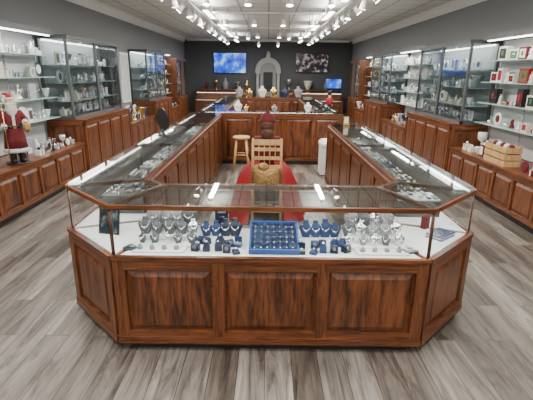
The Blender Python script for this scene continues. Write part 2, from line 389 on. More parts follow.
# right
low_counter(1, 2.6, 6.72); niche(1, 2.6, 6.72, [M_red, M_wfab, M_dred, M_wfab, M_black, M_cream], 41, power=18, boxes=True); countertop(1, 4.3, 5.1, XMAS, 15, h=.22); countertop(1, 5.85, 6.65, XMAS, 17, h=.22, dens=1.3)
tall_unit(1, 6.8, 9.0, SILV, 50)
low_counter(1, 9.1, 11.0); niche(1, 9.1, 11.0, [M_wfab, M_silver, M_wfab, M_cream], 55, power=14); countertop(1, 9.2, 10.9, MIX, 19)
tall_unit(1, 11.1, 13.1, SIL, 60)
low_counter(1, 13.2, 14.7); niche(1, 13.2, 14.7, [M_wfab, M_cream, M_gold], 65, power=9); countertop(1, 13.3, 14.6, XMAS, 21)
b = B('wall_poster'); b.M = sideM(-1)
b.box(.005, .035, 9.35, 10.35, .95, 2.12, M_black); b.box(.035, .04, 9.40, 10.30, 1.0, 2.07, M_poster); b.done()
b = B('lit_wall_display'); b.M = sideM(-1); b.box(.005, .05, 10.45, 11.05, .95, 2.12, M_white); b.box(.05, .055, 10.5, 11.0, 1.0, 2.07, M_nback); b.done()
for (y0, y1, z0, h) in ((5.2, 5.72, .601, .26),):
    b = B('wooden_crate'); b.M = sideM(1); d0, d1 = .36, .57
    k = 3
    for i in range(k):
        z = z0+i*h/k; zz = z+h/k-.018
        b.box(d1-.012, d1, y0, y1, z, zz, M_pine); b.box(d0, d0+.012, y0, y1, z, zz, M_pine)
        b.box(d0+.012, d1-.012, y0, y0+.012, z, zz, M_pine); b.box(d0+.012, d1-.012, y1-.012, y1, z, zz, M_pine)
    for yy in (y0+.012, y1-.037):
        for d in (d0+.012, d1-.037): b.box(d, d+.025, yy, yy+.025, z0, z0+h, M_pine)
    b.box(d0+.012, d1-.012, y0+.012, y1-.012, z0, z0+.01, M_pine)
    for i in range(5): b.sph(((d0+d1)/2, y0+.08+.09*i, z0+h-.03), .045, (M_dred, M_wfab)[i % 2], 10, 8)
    b.done()

for s in (-1, 1):
    b = B('oak_curio_cabinet'); b.M = sideM(s); y0, y1 = 14.82, 16.4
    b.box(.01, .5, y0, y1, 0, .85, M_wh); panels(b, (.5, y0), (.5, y1), (1, 0), .05, .84, 3, .06); panels(b, (.02, y0), (.5, y0), (0, -1), .05, .84, 1)
    b.box(.01, .03, y0, y1, .85, 2.05, M_nback); b.box(.01, .5, y0-.02, y1+.02, 2.05, 2.12, M_wh)
    for yy in (y0, (y0+y1)/2-.02, y1-.04): b.box(.42, .46, yy, yy+.04, .85, 2.05, M_wv)
    b.box(.03, .42, y0, y0+.03, .85, 2.05, M_wv)
    for z in (1.2, 1.5, 1.8): b.box(.03, .4, y0+.03, y1-.03, z, z+.015, M_wh)
    b.done()
    g = B('curio_giftware'); g.M = sideM(s)
    for k, z in enumerate((.851, 1.216, 1.516, 1.816)): goods(g, .25, y0+.1, y1-.1, z, .22, MIX, 1.1, 70+k)
    g.done()

# ---------------------------------------------------------------- central island
CX = 0.03
def P(x, y): return (x+CX, y)
def case(name, o0, o1, i1, i0, npo, npi, glass_ends=(False, False), inner='wood', kickin=.05, led=1.6):
    """o0->o1 outer (customer) edge, i0->i1 inner edge. plan polygon o0,o1,i1,i0"""
    b = B(name); V = lambda p: Vector((p[0], p[1], 0))
    o0, o1, i1, i0 = map(V, (o0, o1, i1, i0)); cen = (o0+o1+i0+i1)/4
    def ins(k): return [(p+(cen-p).normalized()*k).to_2d()[:] for p in (o0, o1, i1, i0)]
    poly = [p.to_2d()[:] for p in (o0, o1, i1, i0)]
    b.prism(ins(kickin*1.4), 0, .07, M_kick)
    b.prism(poly, .07, .64, M_wh)
    b.prism(ins(.03), .64, .648, M_wfab)
    def outn(a, c):
        u = (c-a).normalized(); n = Vector((u.y, -u.x, 0))
        return n if n.dot((a+c)/2-cen) > 0 else -n
    on = outn(o0, o1); inn = outn(i0, i1)
    panels(b, o0, o1, on, .075, .638, npo, .07)
    b.obox((o0+o1)/2+Z3*.085+on*.014, ((o1-o0).normalized(), Z3, on), ((o1-o0).length/2+.004, .025, .014), M_wh)
    b.obox((o0+o1)/2+Z3*.645+on*.012, ((o1-o0).normalized(), Z3, on), ((o1-o0).length/2+.004, .012, .016), M_wh)
    for p in (o0, o1, i0, i1):
        q = p+(cen-p).normalized()*.012; b.cyl((q.x, q.y, .64), (q.x, q.y, .945), .006, .006, M_wpost, 4)
    def bar(a, c, z, w, h, m, off=0, k=1):
        u = (c-a).normalized(); n = outn(a, c)
        b.obox((a+c)/2-n*(w/2-off)+Z3*z, (u, n, Z3), ((c-a).length/2*k, w/2, h/2), m)
    bar(o0, o1, .957, .026, .026, M_wh, .006); bar(i0, i1, .957, .03, .026, M_wh, 0)
    bar(o0, i0, .9575, .014, .024, M_wpost); bar(o1, i1, .9575, .014, .024, M_wpost)
    bar(o0, o1, .940, .012, .008, M_strip, -.022, .9)
    tp = ins(.012); b.prism(tp, .972, .979, M_gtop)
    def pane(a, c, z0, z1, m=M_glass):
        u = (c-a).normalized(); n = outn(a, c)
        b.obox((a+c)/2-n*.012+Z3*((z0+z1)/2), (u, n, Z3), ((c-a).length/2-.02, .003, (z1-z0)/2), m)
    pane(o0, o1, .658, .944)
    if inner == 'wood':
        u = (i1-i0).normalized()
        b.obox((i0+i1)/2-inn*.012+Z3*.792, (u, inn, Z3), ((i1-i0).length/2-.001, .012, .152), M_wh)
        panels(b, i0, i1, inn, .075, .94, npi, .06)
    else:
        pane(i0, i1, .656, .944); 
        panels(b, i0, i1, inn, .075, .638, npi, .06)
    for e, (a, c) in zip(glass_ends, ((o0, i0), (o1, i1))):
        if e:
            pane(a, c, .656, .944); panels(b, a, c, outn(a, c), .075, .638, 1, .06)
    u = (o1-o0).normalized(); m_ = (o0+o1)/2-on*.05
    area('case_led', (m_.x, m_.y, .934), (o1-o0).length*.9, .02, led*(o1-o0).length, (0, 0, math.atan2(u.y, u.x)), (1, 1, 1))
    return b.done()
case('glass_jewelry_counter', P(-.95, 2.31), P(.95, 2.31), P(.743, 2.81), P(-.743, 2.81), 3, 3, inner='glass', led=1.7)
case('glass_corner_counter', P(-1.4, 2.76), P(-.952, 2.312), P(-.745, 2.812), P(-.9, 2.967), 1, 1, inner='glass', led=1.2)
case('glass_corner_counter', P(.952, 2.312), P(1.4, 2.76), P(.9, 2.967), P(.745, 2.812), 1, 1, inner='glass', led=1.2)
def run(y0, y1, s, n=2, ends=(False, False)):
    L = (y1-y0)/n
    for i in range(n):
        a, c = y0+i*L+(.002), y0+(i+1)*L
        ya = a if (i or y0 > 3) else 2.762; yi = a if (i or y0 > 3) else 2.969
        case('glass_jewelry_counter', P(s*1.4, ya), P(s*1.4, c), P(s*.9, c), P(s*.9, yi), 3, 3, (ends[0] and i == 0, ends[1] and i == n-1))
run(2.762, 7.96, -1, 3)
run(2.762, 6.4, 1, 2, (False, True))
case('glass_jewelry_counter', P(-1.4, 8.5), P(1.4, 8.5), P(1.4, 8.0), P(-1.4, 8.0), 4, 5, (True, True))
run(8.55, 12.9, -1, 2); run(8.55, 12.9, 1, 2)
case('glass_jewelry_counter', P(-1.4, 13.45), P(1.4, 13.45), P(1.4, 12.95), P(-1.4, 12.95), 4, 4, (True, True))
for x0, x1 in ((-2.75, -1.1), (1.1, 2.85)):
    case('wood_service_counter', (x1, 16.3), (x0, 16.3), (x0, 16.85), (x1, 16.85), 4, 3, (True, True))
b = B('oak_base_cabinets')
for x0, x1 in ((-3.0, -.65), (.65, 3.0)):
    b.box(x0, x1, 18.3, 18.79, 0, .95, M_wh); panels(b, (x0, 18.3), (x1, 18.3), (0, -1), .08, .92, 5, .06); b.box(x0-.02, x1+.02, 18.27, 18.79, .95, .98, M_wh)
b.done()
zd = .6485
b = B('white_display_platforms')
for s in (-1, 1):
    b.box(CX+s*.69-.16, CX+s*.69+.16, 2.36, 2.44, zd, zd+.012, M_wfab)
    for k in range(3):
        b.box(CX+s*.66-.20+.01*k, CX+s*.66+.20-.01*k, 2.44+.08*k, 2.52+.08*k, zd, zd+.02+.03*k, M_wfab)
b.done()
b = B('necklace_display_busts')
for s in (-1, 1):
    for k in range(3):
        n_ = 5 if k != 2 else 4
        for i in range(n_):
            x = CX+s*.66+(i-(n_-1)/2)*.078+R.uniform(-.008, .008); h = .068+.026*k+.02*R.random()
            bust(b, x, 2.48+.08*k, zd+.02+.03*k+.001, h, R.choice([M_gfab, M_lgfab, M_lgfab, M_silver]), R.uniform(-.5, .5), M_silver)
    for i in range(4): 
        x = CX+s*.69-.12+.075*i
        b.lathe((x, 2.40, zd+.013), [(.016, 0), (.018, .008), (.012, .02), (.005, .032)], M_lgfab, 8); b.lathe((x, 2.40, zd+.040), [(.006, 0), (.009, .005), (.002, .010)], M_silver, 8)
b.done()
b = B('bracelet_trays')
for s in (-1, 1):
    x0 = CX+s*.90
    b.M = Matrix.Translation((x0-s*.03, 2.43, zd+.001)) @ Matrix.Rotation(s*.35, 4, 'Z')
    b.box(-.045, .045, -.035, .035, 0, .012, M_gfab); b.box(-.04, .04, -.03, .03, .012, .014, M_nblue if s < 0 else M_lgfab)
    for i in range(3):
        for j in range(10):
            t = 2*math.pi*j/10; b.sph((-.027+.027*i+.010*math.cos(t), .016*math.sin(t), .017), .0028, M_silver, 5, 4)
b.done()
b = B('navy_ring_and_watch_stands')
pos = []
for i in range(15):
    t = i/14; x = -.47+.94*t
    if abs(x-.02) < .18: continue
    for row in range(2):
        y = 2.37+row*.10+abs(x)*.10+R.uniform(-.02, .02); pos.append((x+R.uniform(-.014, .014), y))
for i, (x, y) in enumerate(pos):
    old = b.M.copy(); b.M = Matrix.Translation((CX+x, y, zd+.001)) @ Matrix.Rotation(R.uniform(-.6, .6), 4, 'Z')
    m = R.choice([M_blue, M_nblue, M_nblue, M_blue]); h = R.choice([.03, .04, .055]); q = R.random()
    if q < .55:
        b.prism([(-.022, -.022), (.022, -.022), (.022, .022), (-.022, .022)], 0, h*.5, m)
        b.frustum(Vector((0, 0, h*.5)), (Vector((1,0,0)), Vector((0,1,0)), Z3), (.022, .022), (.012, .010), h*.5, m)
        b.lathe((0, 0, h), [(.008, 0), (.010, .003), (.006, .008), (.002, .011)], M_silver, 8)
    elif q < .8:   # open ring box
        b.box(-.024, .024, -.022, .022, 0, .022, m); b.box(-.021, .021, -.019, .019, .022, .024, M_lgfab); b.box(-.024, .024, .018, .024, .022, .062, m); b.sph((0, -.002, .030), .007, M_silver, 6, 5)
    else:          # watch cushion roll
        b.cyl((-.024, 0, .026), (.024, 0, .026), .022, .022, m, 12); b.box(-.024, .024, -.022, .022, 0, .012, m); b.cyl((0, -.022, .032), (0, -.029, .034), .012, .012, M_silver, 12)
    b.M = old
for s in (-1, 1):
    for i in range(4): bust(b, CX+s*(.24+.065*i), 2.66, zd+.001, .10+.03*R.random(), R.choice([M_blue, M_nblue]), 0, M_silver)
b.done()
b = B('blue_jewelry_tray'); b.M = Matrix.Translation((CX+.02, 2.36, zd+.002)) @ Matrix.Rotation(.26, 4, 'X')
b.box(-.155, .155, 0, .31, 0, .02, M_blue2); b.box(-.145, .145, .01, .30, .02, .023, M_bprint)
for e in ((-.155, -.145, 0, .31), (.145, .155, 0, .31), (-.145, .145, 0, .01), (-.145, .145, .30, .31)): b.box(*e, .02, .035, M_blue2)
for i in range(7):
    for j in range(5): b.lathe((-.12+.04*i, .035+.055*j, .023), [(.006, 0), (.007, .003), (.002, .008)], M_silver, 6)
b.done()
b = B('brand_sign_card'); b.M = Matrix.Translation((CX-.34, 2.745, zd)) @ Matrix.Rotation(-.1, 4, 'X')
b.box(-.045, .045, 0, .006, .0, .20, M_nblue); b.box(-.03, .03, -.002, 0, .13, .145, M_silver); b.box(-.02, .02, -.002, 0, .10, .108, M_silver); b.box(-.03, .03, .006, .04, 0, .008, M_nblue); b.done()
b = B('framed_photo_card'); b.M = Matrix.Translation((CX-1.10, 2.66, zd+.001)) @ Matrix.Rotation(math.radians(-12), 4, 'Z') @ Matrix.Rotation(-.2, 4, 'X')
b.box(-.075, .075, 0, .01, 0, .19, M_black); b.box(-.065, .065, -.002, 0, .01, .18, M_card); b.box(-.03, .03, .01, .05, 0, .008, M_black); b.done()
b = B('jewelry_book'); b.M = Matrix.Translation((CX+1.17, 2.70, zd+.001)) @ Matrix.Rotation(math.radians(40), 4, 'Z')
b.box(-.09, .09, -.06, .06, 0, .006, M_blue2); b.box(-.085, .085, -.055, .055, .006, .02, M_white); b.box(-.09, .09, -.06, .06, .02, .026, M_bprint); b.done()
b = B('red_gift_bag'); b.M = Matrix.Translation((CX+1.12, 2.86, zd+.001)) @ Matrix.Rotation(.8, 4, 'Z')
b.prism([(-.03,-.02),(.03,-.02),(.03,.02),(-.03,.02)], 0, .09, M_dred); b.cyl((-.015, 0, .09), (0, 0, .12), .002, .002, M_gold, 5); b.cyl((.015, 0, .09), (0, 0, .12), .002, .002, M_gold, 5); b.done()
def trays(s, y0, y1, seed, x0=None):
    r = random.Random(seed); b = B('jewelry_trays')
    xs = (CX+s*1.15)
    y = y0
    while y < y1-.25:
        w = r.choice([.24, .32]); m = r.choice([M_wfab, M_lgfab, M_nblue, M_kick, M_gfab, M_wfab])
        b.box(xs-.17, xs+.17, y, y+w-.02, zd, zd+.13, M_gfab)
        b.box(xs-.165, xs+.165, y+.005, y+w-.025, zd+.13, zd+.14, m)
        for i in range(6):
            for j in range(4):
                if r.random() < .8:
                    p = (xs-.135+.054*i, y+.03+(w-.08)*j/3, zd+.14); q = r.random()
                    if q < .5: b.lathe(p, [(.012, 0), (.014, .01), (.008, .02), (.002, .026)], r.choice([M_silver, M_gold, M_wfab, M_cry]), 6)
                    else: b.box(p[0]-.015, p[0]+.015, p[1]-.012, p[1]+.012, p[2], p[2]+.012, r.choice([M_wfab, M_nblue, M_lgfab]))
        y += w+.02
        if r.random() < .3: bust(b, xs, y+.06, zd+.001, .2, M_wfab, s*1.57, M_gold); y += .14
    b.done()
trays(-1, 3.1, 7.8, 1); trays(1, 3.1, 6.25, 2); trays(-1, 8.7, 12.8, 3); trays(1, 8.7, 12.8, 4)
b = B('necklace_display_busts')
for i in range(14): bust(b, CX-1.2+i*.18, 8.25, zd+.001, .2, R.choice([M_wfab, M_nblue, M_gfab]), 0, M_gold)
b.done()
zt = .981
b = B('countertop_mirror'); cx, cy = CX-1.25, 4.95
b.lathe((cx, cy, zt), [(.07, 0), (.075, .012), (.02, .02), (.012, .05), (.012, .08)], M_black, 14)
b.M = Matrix.Translation((cx, cy, zt+.19)) @ Matrix.Rotation(math.radians(-35), 4, 'Z') @ Matrix.Rotation(.10, 4, 'X')
for (r0, y0_, y1_, m) in ((1, -.008, .008, M_black), (.9, .008, .010, M_silver)):
    A = [b.v((.10*r0*math.cos(2*math.pi*i/24), y0_, .13*r0*math.sin(2*math.pi*i/24))) for i in range(24)]
    C = [b.v((.10*r0*math.cos(2*math.pi*i/24), y1_, .13*r0*math.sin(2*math.pi*i/24))) for i in range(24)]
    b.f(A, m); b.f(C[::-1], m)
    for i in range(24): j = (i+1) % 24; b.f([A[i], A[j], C[j], C[i]], m)
b.done()
b = B('jewelry_stand_group')
for x, y, h, m in ((CX-.6, 8.25, .2, M_wfab), (CX-.45, 8.3, .12, M_gold), (CX+.1, 8.25, .14, M_lgfab), (CX+.75, 8.3, .18, M_wfab)):
    bust(b, x, y, zt, h, m, 0, M_gold)
b.done()
b = B('jewelry_stand_group')
for x, h, m in ((-.9, .3, M_lgfab), (-.6, .25, M_gold), (-.2, .32, M_cream), (.15, .3, M_gold), (.5, .28, M_nblue), (.9, .32, M_lgfab)):
    bust(b, CX+x, 13.2, zt, h, m, 0, M_gold)
b.done()
b = B('countertop_card_holder'); b.M = Matrix.Translation((CX+1.12, 6.2, zt))
b.box(-.05, .05, -.04, .04, 0, .02, M_gold); b.box(-.04, .04, .0, .01, .02, .13, M_gold); b.box(-.03, .03, -.004, 0, .035, .12, M_cream); b.done()
b = B('nutcracker_figure'); x, y = CX+1.15, 8.25
b.cyl((x, y, zt), (x, y, zt+.02), .05, .05, M_green, 12)
for s in (-1, 1):
    b.cyl((x+s*.02, y, zt+.02), (x+s*.02, y, zt+.14), .016, .018, M_black, 8); b.cyl((x+s*.05, y, zt+.26), (x+s*.055, y-.01, zt+.15), .014, .012, M_red, 8); b.sph((x+s*.055, y-.01, zt+.145), .013, M_skin, 8, 6)
b.lathe((x, y, zt+.14), [(.035, 0), (.045, .04), (.042, .13), (.02, .14)], M_red, 12); b.sph((x, y, zt+.31), (.032, .032, .04), M_skin, 10, 8); b.box(x-.015, x+.015, y-.034, y-.024, zt+.27, zt+.30, M_fur)
b.cyl((x, y, zt+.33), (x, y, zt+.41), .036, .04, M_black, 12); b.done()

b = B('white_trash_bin'); x, y = CX+1.02, 7.25
b.prism([(x-.13, y-.17), (x+.13, y-.17), (x+.13, y+.17), (x-.13, y+.17)], .02, .50, M_white)
b.prism([(x-.14, y-.18), (x+.14, y-.18), (x+.14, y+.18), (x-.14, y+.18)], .51, .56, M_white)
b.frustum(Vector((x, y, .56)), (Vector((1,0,0)), Vector((0,1,0)), Z3), (.14, .18), (.10, .13), .05, M_white)
b.box(x-.12, x+.12, y-.16, y+.16, 0, .02, M_black); b.box(x-.05, x+.05, y-.19, y-.17, .03, .06, M_black); b.box(x-.12, x+.12, y-.165, y+.165, .50, .51, M_black); b.done()
b = B('wooden_stool'); x, y = -.46, 7.45
b.lathe((x, y, .58), [(.145, 0), (.155, .01), (.155, .03), (.14, .04)], M_pine, 20)
for i in range(4):
    t = math.pi/4+i*math.pi/2; c, s = math.cos(t), math.sin(t)
    b.cyl((x+.20*c, y+.20*s, 0), (x+.11*c, y+.11*s, .58), .016, .019, M_pine, 10)
    t2 = t+math.pi/2; c2, s2 = math.cos(t2), math.sin(t2); z = .2 if i % 2 else .3; k = .20-.09*z/.58
    b.cyl((x+k*c, y+k*s, z), (x+k*c2, y+k*s2, z), .009, .009, M_pine, 8)
b.done()

# ---------------------------------------------------------------- figures
def head(b, c, r, m, hair=None, face=1):
    """head facing +Y of the current frame; r half height"""
    c = Vector(c)
    def fn(p):
        q = p.copy()
        if q.z < 0: q.x *= 1-.28*(-q.z); q.y *= 1-.12*(-q.z)
        if q.y > 0: q.y *= .92
        return q
    b.sph(c, (r*.72, r*.86, r), m, 20, 14, fn)
    b.sph(c+Vector((0, r*.86, -r*.12)), (r*.11, r*.19, r*.2), m, 8, 6)
    for s in (-1, 1):
        b.sph(c+Vector((s*r*.72, -r*.02, -r*.05)), (r*.09, r*.16, r*.24), m, 8, 6)
        b.sph(c+Vector((s*r*.28, r*.73, r*.06)), (r*.12, r*.08, r*.075), M_wfab, 8, 6)
        b.sph(c+Vector((s*r*.28, r*.80, r*.06)), r*.045, M_black, 6, 5)
        b.sph(c+Vector((s*r*.28, r*.74, r*.23)), (r*.16, r*.06, r*.035), hair or m, 8, 5)
    b.sph(c+Vector((0, r*.70, -r*.50)), (r*.2, r*.08, r*.05), M_dred, 8, 5)
def hand(b, wr, d, up, side, L, m, curl=.5):
    """wr wrist, d finger direction, up back-of-hand direction, side thumb direction"""
    wr, d, up, side = map(Vector, (wr, d, up, side)); p = wr+d*L*.5
    b.skin([(wr, (L*.14, L*.11)), (wr+d*L*.25, (L*.21, L*.11)), (p, (L*.2, L*.09))], [(0, 1), (1, 2)], m, 1)
    for i, (o, l) in enumerate(((.17, .42), (.06, .48), (-.06, .45), (-.17, .34))):
        a = p+side*o*L-d*L*.08; dd = d; vs = [(a, L*.055)]
        for k in range(3):
            dd = (dd-up*curl*.6).normalized(); a = a+dd*L*l/3*1.15; vs.append((a, L*(.052-.006*k)))
        b.skin(vs, [(0, 1), (1, 2), (2, 3)], m, 1)
    a = wr+d*L*.15+side*L*.14
    b.skin([(a, L*.06), (a+side*L*.16+d*L*.12, L*.058), (a+side*L*.2+d*L*.3, L*.048)], [(0, 1), (1, 2)], m, 1)
def santa_hat(b, c, r, m, tipdir=(.5, -.3)):
    c = Vector(c)
    b.lathe(c+Vector((0, 0, r*.30)), [(r*.70, 0), (r*.86, r*.05), (r*.90, r*.16), (r*.84, r*.28), (r*.6, r*.33)], M_fur, 16)
    b.skin([(c+Vector((0, 0, r*.52)), r*.68), (c+Vector((0, 0, r*.95)), r*.52), (c+Vector((tipdir[0]*r*.5, tipdir[1]*r*.5, r*1.3)), r*.32), (c+Vector((tipdir[0]*r*1.2, tipdir[1]*r*1.2, r*1.25)), r*.16)], [(0, 1), (1, 2), (2, 3)], m, 2)
    b.sph(c+Vector((tipdir[0]*r*1.45, tipdir[1]*r*1.45, r*1.1)), r*.2, M_fur, 10, 8)

b = B('santa_claus_figure'); S = .44
b.M = Matrix.Translation((-3.07, 5.10, .602)) @ Matrix.Rotation(math.radians(-140), 4, 'Z') @ Matrix.Scale(S, 4)
b.lathe((0, 0, 0), [(.30, 0), (.30, .03), (.27, .05)], M_black, 20)
b.skin([((0, 0, .95), (.21, .18)), ((0, 0, 1.15), (.22, .19)), ((0, 0, 1.35), (.20, .16)), ((0, 0, 1.48), (.09, .09)), ((0, 0, 1.56), (.07, .07)),
        ((.2, 0, 1.38), .09), ((.33, .06, 1.15), .085), ((.26, .26, 1.05), .07), ((-.2, 0, 1.38), .09), ((-.33, .06, 1.15), .085), ((-.26, .26, 1.15), .07),
        ((.11, 0, .8), .13), ((.12, 0, .45), .09), ((.12, 0, .12), .075), ((.12, .14, .09), .06),
        ((-.11, 0, .8), .13), ((-.12, 0, .45), .09), ((-.12, 0, .12), .075), ((-.12, .14, .09), .06)],
       [(0, 1), (1, 2), (2, 3), (3, 4), (2, 5), (5, 6), (6, 7), (2, 8), (8, 9), (9, 10), (0, 11), (11, 12), (12, 13), (13, 14), (0, 15), (15, 16), (16, 17), (17, 18)], M_dred, 2)
b.lathe((0, 0, .32), [(.31, 0), (.33, .03), (.33, .09), (.30, .12)], M_fur, 22, 1, .9)
b.lathe((0, 0, .43), [(.30, 0), (.27, .25), (.235, .5), (.23, .6)], M_dred, 22, 1, .9, lambda t, z: 1+.03*math.sin(8*t))
b.lathe((0, 0, .98), [(.24, 0), (.25, .02), (.25, .06), (.24, .08)], M_black, 22, 1, .9); b.box(-.04, .04, .20, .235, .975, 1.065, M_gold)
b.box(-.035, .035, .17, .225, 1.07, 1.4, M_fur); b.lathe((0, 0, 1.42), [(.16, 0), (.17, .04), (.12, .08)], M_fur, 16)
for s in (-1, 1):
    b.lathe((s*.12, .0, .05), [(.09, 0), (.095, .15), (.09, .26)], M_black, 14); b.sph((s*.12, .13, .10), (.07, .12, .055), M_black, 12, 8)
    z = 1.05 if s > 0 else 1.15
    b.sph((s*.26, .27, z), (.085, .06, .085), M_fur, 12, 8); hand(b, (s*.26, .30, z), (0, 1, .05), (0, 0, 1), (-s, 0, 0), .19, M_black, .9)
head(b, (0, .03, 1.68), .15, M_skin, M_fur)
b.sph((0, .12, 1.50), (.14, .09, .19), M_fur, 16, 12); b.sph((.07, .165, 1.625), (.075, .035, .03), M_fur, 8, 6); b.sph((-.07, .165, 1.625), (.075, .035, .03), M_fur, 8, 6)
b.sph((0, -.05, 1.63), (.13, .10, .15), M_fur, 12, 8)
santa_hat(b, (0, .02, 1.70), .15, M_red, (.8, -.4))
b.cyl((.26, .42, .0), (.26, .42, 1.7), .012, .012, M_gold, 8)
b.sph((-.26, .42, 1.02), (.10, .08, .14), M_goldfab, 12, 8)
b.done()

b = B('ladder_back_chair'); x, y = .0, 4.62
for s in (-1, 1):
    b.cyl((x+s*.165, y, 0), (x+s*.16, y+.02, .5), .017, .019, M_pine, 10); b.cyl((x+s*.16, y+.02, .5), (x+s*.155, y-.05, 1.02), .019, .014, M_pine, 10)
    b.cyl((x+s*.19, y+.40, 0), (x+s*.18, y+.38, .46), .018, .02, M_pine, 10)
    b.cyl((x+s*.163, y+.01, .2), (x+s*.185, y+.39, .2), .009, .009, M_pine, 8)
for z, hh in ((.98, .03), (.90, .018), (.80, .018), (.70, .018)):
    yy = y+.02-.07*(z-.5)/.52; b.box(x-.155, x+.155, yy-.009, yy+.009, z-hh, z+hh, M_pine)
for k in range(4):
    xx = x-.09+.06*k; b.cyl((xx, y-.005, .72), (xx, y-.035, .95), .007, .007, M_pine, 6)
b.cyl((x-.185, y+.39, .16), (x+.185, y+.39, .16), .009, .009, M_pine, 8); b.cyl((x-.163, y+.01, .16), (x+.163, y+.01, .16), .009, .009, M_pine, 8)
b.prism([(x-.17, y), (x+.17, y), (x+.21, y+.42), (x-.21, y+.42)], .455, .48, M_pine); b.done()
b = B('seated_mrs_claus_figure'); x, y = .0, 4.88
b.M = Matrix.Translation((x, y, 0))
b.skin([((0, 0, .57), (.13, .10)), ((0, .01, .72), (.115, .09)), ((0, 0, .88), (.13, .09)), ((0, 0, .99), (.075, .065)), ((0, 0, 1.04), (.045, .045)),
        ((.13, 0, .96), .055), ((.195, .03, .76), .042), ((.13, .22, .66), .034), ((-.13, 0, .96), .055), ((-.195, .03, .76), .042), ((-.13, .22, .66), .034),
        ((.08, .08, .56), .075), ((.10, .38, .56), .06), ((.10, .40, .14), .04), ((.10, .50, .04), .032),
        ((-.08, .08, .56), .075), ((-.10, .38, .56), .06), ((-.10, .40, .14), .04), ((-.10, .50, .04), .032)],
       [(0, 1), (1, 2), (2, 3), (3, 4), (2, 5), (5, 6), (6, 7), (2, 8), (8, 9), (9, 10), (0, 11), (11, 12), (12, 13), (13, 14), (0, 15), (15, 16), (16, 17), (17, 18)], M_dred, 2)
for s in (-1, 1):
    b.sph((s*.13, .225, .66), (.042, .03, .042), M_fur, 10, 8); hand(b, (s*.13, .24, .655), (-s*.2, .97, -.1), (0, 0, 1), (-s, 0, 0), .14, M_skin, .4)
    b.sph((s*.10, .50, .045), (.04, .09, .042), M_black, 10, 8)
b.lathe((0, 0, .97), [(.10, 0), (.105, .02), (.06, .06)], M_dred, 16, 1, .8)
head(b, (0, .01, 1.13), .10, M_skin, M_hair)
b.sph((0, -.02, 1.13), (.083, .083, .105), M_hair, 16, 12); b.sph((0, -.06, 1.04), (.075, .05, .08), M_hair, 12, 8)
b.lathe((0, -.005, 1.165), [(.085, 0), (.092, .015), (.088, .035), (.075, .07), (.045, .10), (.01, .112)], M_dred, 16)
b.sph((0, -.005, 1.285), .018, M_dred, 10, 8)
# red velvet cloak, part of the costume, open toward the chair back
b.M = Matrix.Identity(4)
n = 60
prof = [(.12, .74), (.20, .69), (.29, .59), (.36, .42), (.41, .2), (.46, .015)]
rows = []
for k, (r, z) in enumerate(prof):
    row = []
    for i in range(n+1):
        t = math.radians(-60)+math.radians(300)*i/n
        rr = r*(1+.07*math.sin(t*13)*k/5); row.append(b.v((rr*math.cos(t)*1.0, 4.95+rr*math.sin(t)*.95, z)))
    rows.append(row)
for a, c in zip(rows, rows[1:]):
    for i in range(n): b.f([a[i], a[i+1], c[i+1], c[i]], M_red, True)
b.done()
b = B('gold_brocade_cushion')
def cf(p):
    q = p.copy(); a = max(abs(q.x), abs(q.z)); l = math.hypot(q.x, q.z) or 1
    k = (l/a)*.75+.25 if a > .01 else 1
    q.x *= k; q.z *= k; return q*(1+.04*math.sin(p.x*13)*math.cos(p.z*11))
b.sph((.0, 4.52, .60), (.14, .07, .12), M_goldfab, 28, 18, cf); b.sph((-.04, 4.50, .72), (.06, .04, .05), M_goldfab, 14, 10); b.done()

# ---------------------------------------------------------------- back wall objects
def tv(x, z, w, h, m):
    b = B('wall_television'); y = Y1-.07
    b.box(x-w/2, x+w/2, y-.02, y+.03, z-h/2, z+h/2, M_black); b.box(x-w/2+.025, x+w/2-.025, y-.024, y-.02, z-h/2+.025, z+h/2-.025, m); b.box(x-.15, x+.15, y+.03, Y1-.002, z-.12, z+.12, M_black); b.done()
tv(-1.62, 2.05, 1.40, .84, M_tv1); tv(1.86, 2.09, 1.40, .78, M_tv2)
b = B('computer_monitor'); x, y = 2.5, 16.55
b.box(x-.3, x+.3, y, y+.03, 1.12, 1.5, M_black); b.box(x-.28, x+.28, y-.004, y, 1.14, 1.48, M_tv1); b.cyl((x, y+.03, .985), (x, y+.03, 1.2), .02, .02, M_black, 8); b.cyl((x, y+.03, .981), (x, y+.03, .99), .12, .12, M_black, 14); b.done()
b = B('arched_mirror_surround'); x, y = .0, 18.7
b.box(x-.34, x+.34, y+.02, y+.09, 0, 1.75, M_lgfab)
b.box(x-.2, x+.2, y+.0, y+.02, .9, 1.7, M_black)
for s in (-1, 1):
    b.box(x+s*.44-.10, x+s*.44+.10, y-.06, y+.09, 0, .25, M_arch); b.cyl((x+s*.44, y, .25), (x+s*.44, y, 1.65), .075, .065, M_arch, 14); b.box(x+s*.44-.10, x+s*.44+.10, y-.06, y+.09, 1.65, 1.75, M_arch)
for i in range(16):
    t0 = math.pi*i/16; t1 = math.pi*(i+1)/16
    q = [(x+r*math.cos(t), 1.75+r*math.sin(t)) for r, t in ((.34, t0), (.54, t0), (.54, t1), (.34, t1))]
    A = [b.v((p[0], y-.05, p[1])) for p in q]; C = [b.v((p[0], y+.09, p[1])) for p in q]
    b.f(A, M_arch); b.f(C[::-1], M_arch)
    for k in range(4): j = (k+1) % 4; b.f([A[k], A[j], C[j], C[k]], M_arch)
    b.f([b.v((x, y+.03, 1.75)), b.v((x+.34*math.cos(t0), y+.03, 1.75+.34*math.sin(t0))), b.v((x+.34*math.cos(t1), y+.03, 1.75+.34*math.sin(t1)))], M_lgfab)
b.box(x-.09, x+.09, y-.08, y+.09, 2.2, 2.42, M_arch); b.sph((x, y, 2.46), .08, M_arch, 12, 8); b.done()
b = B('back_counter_decor')
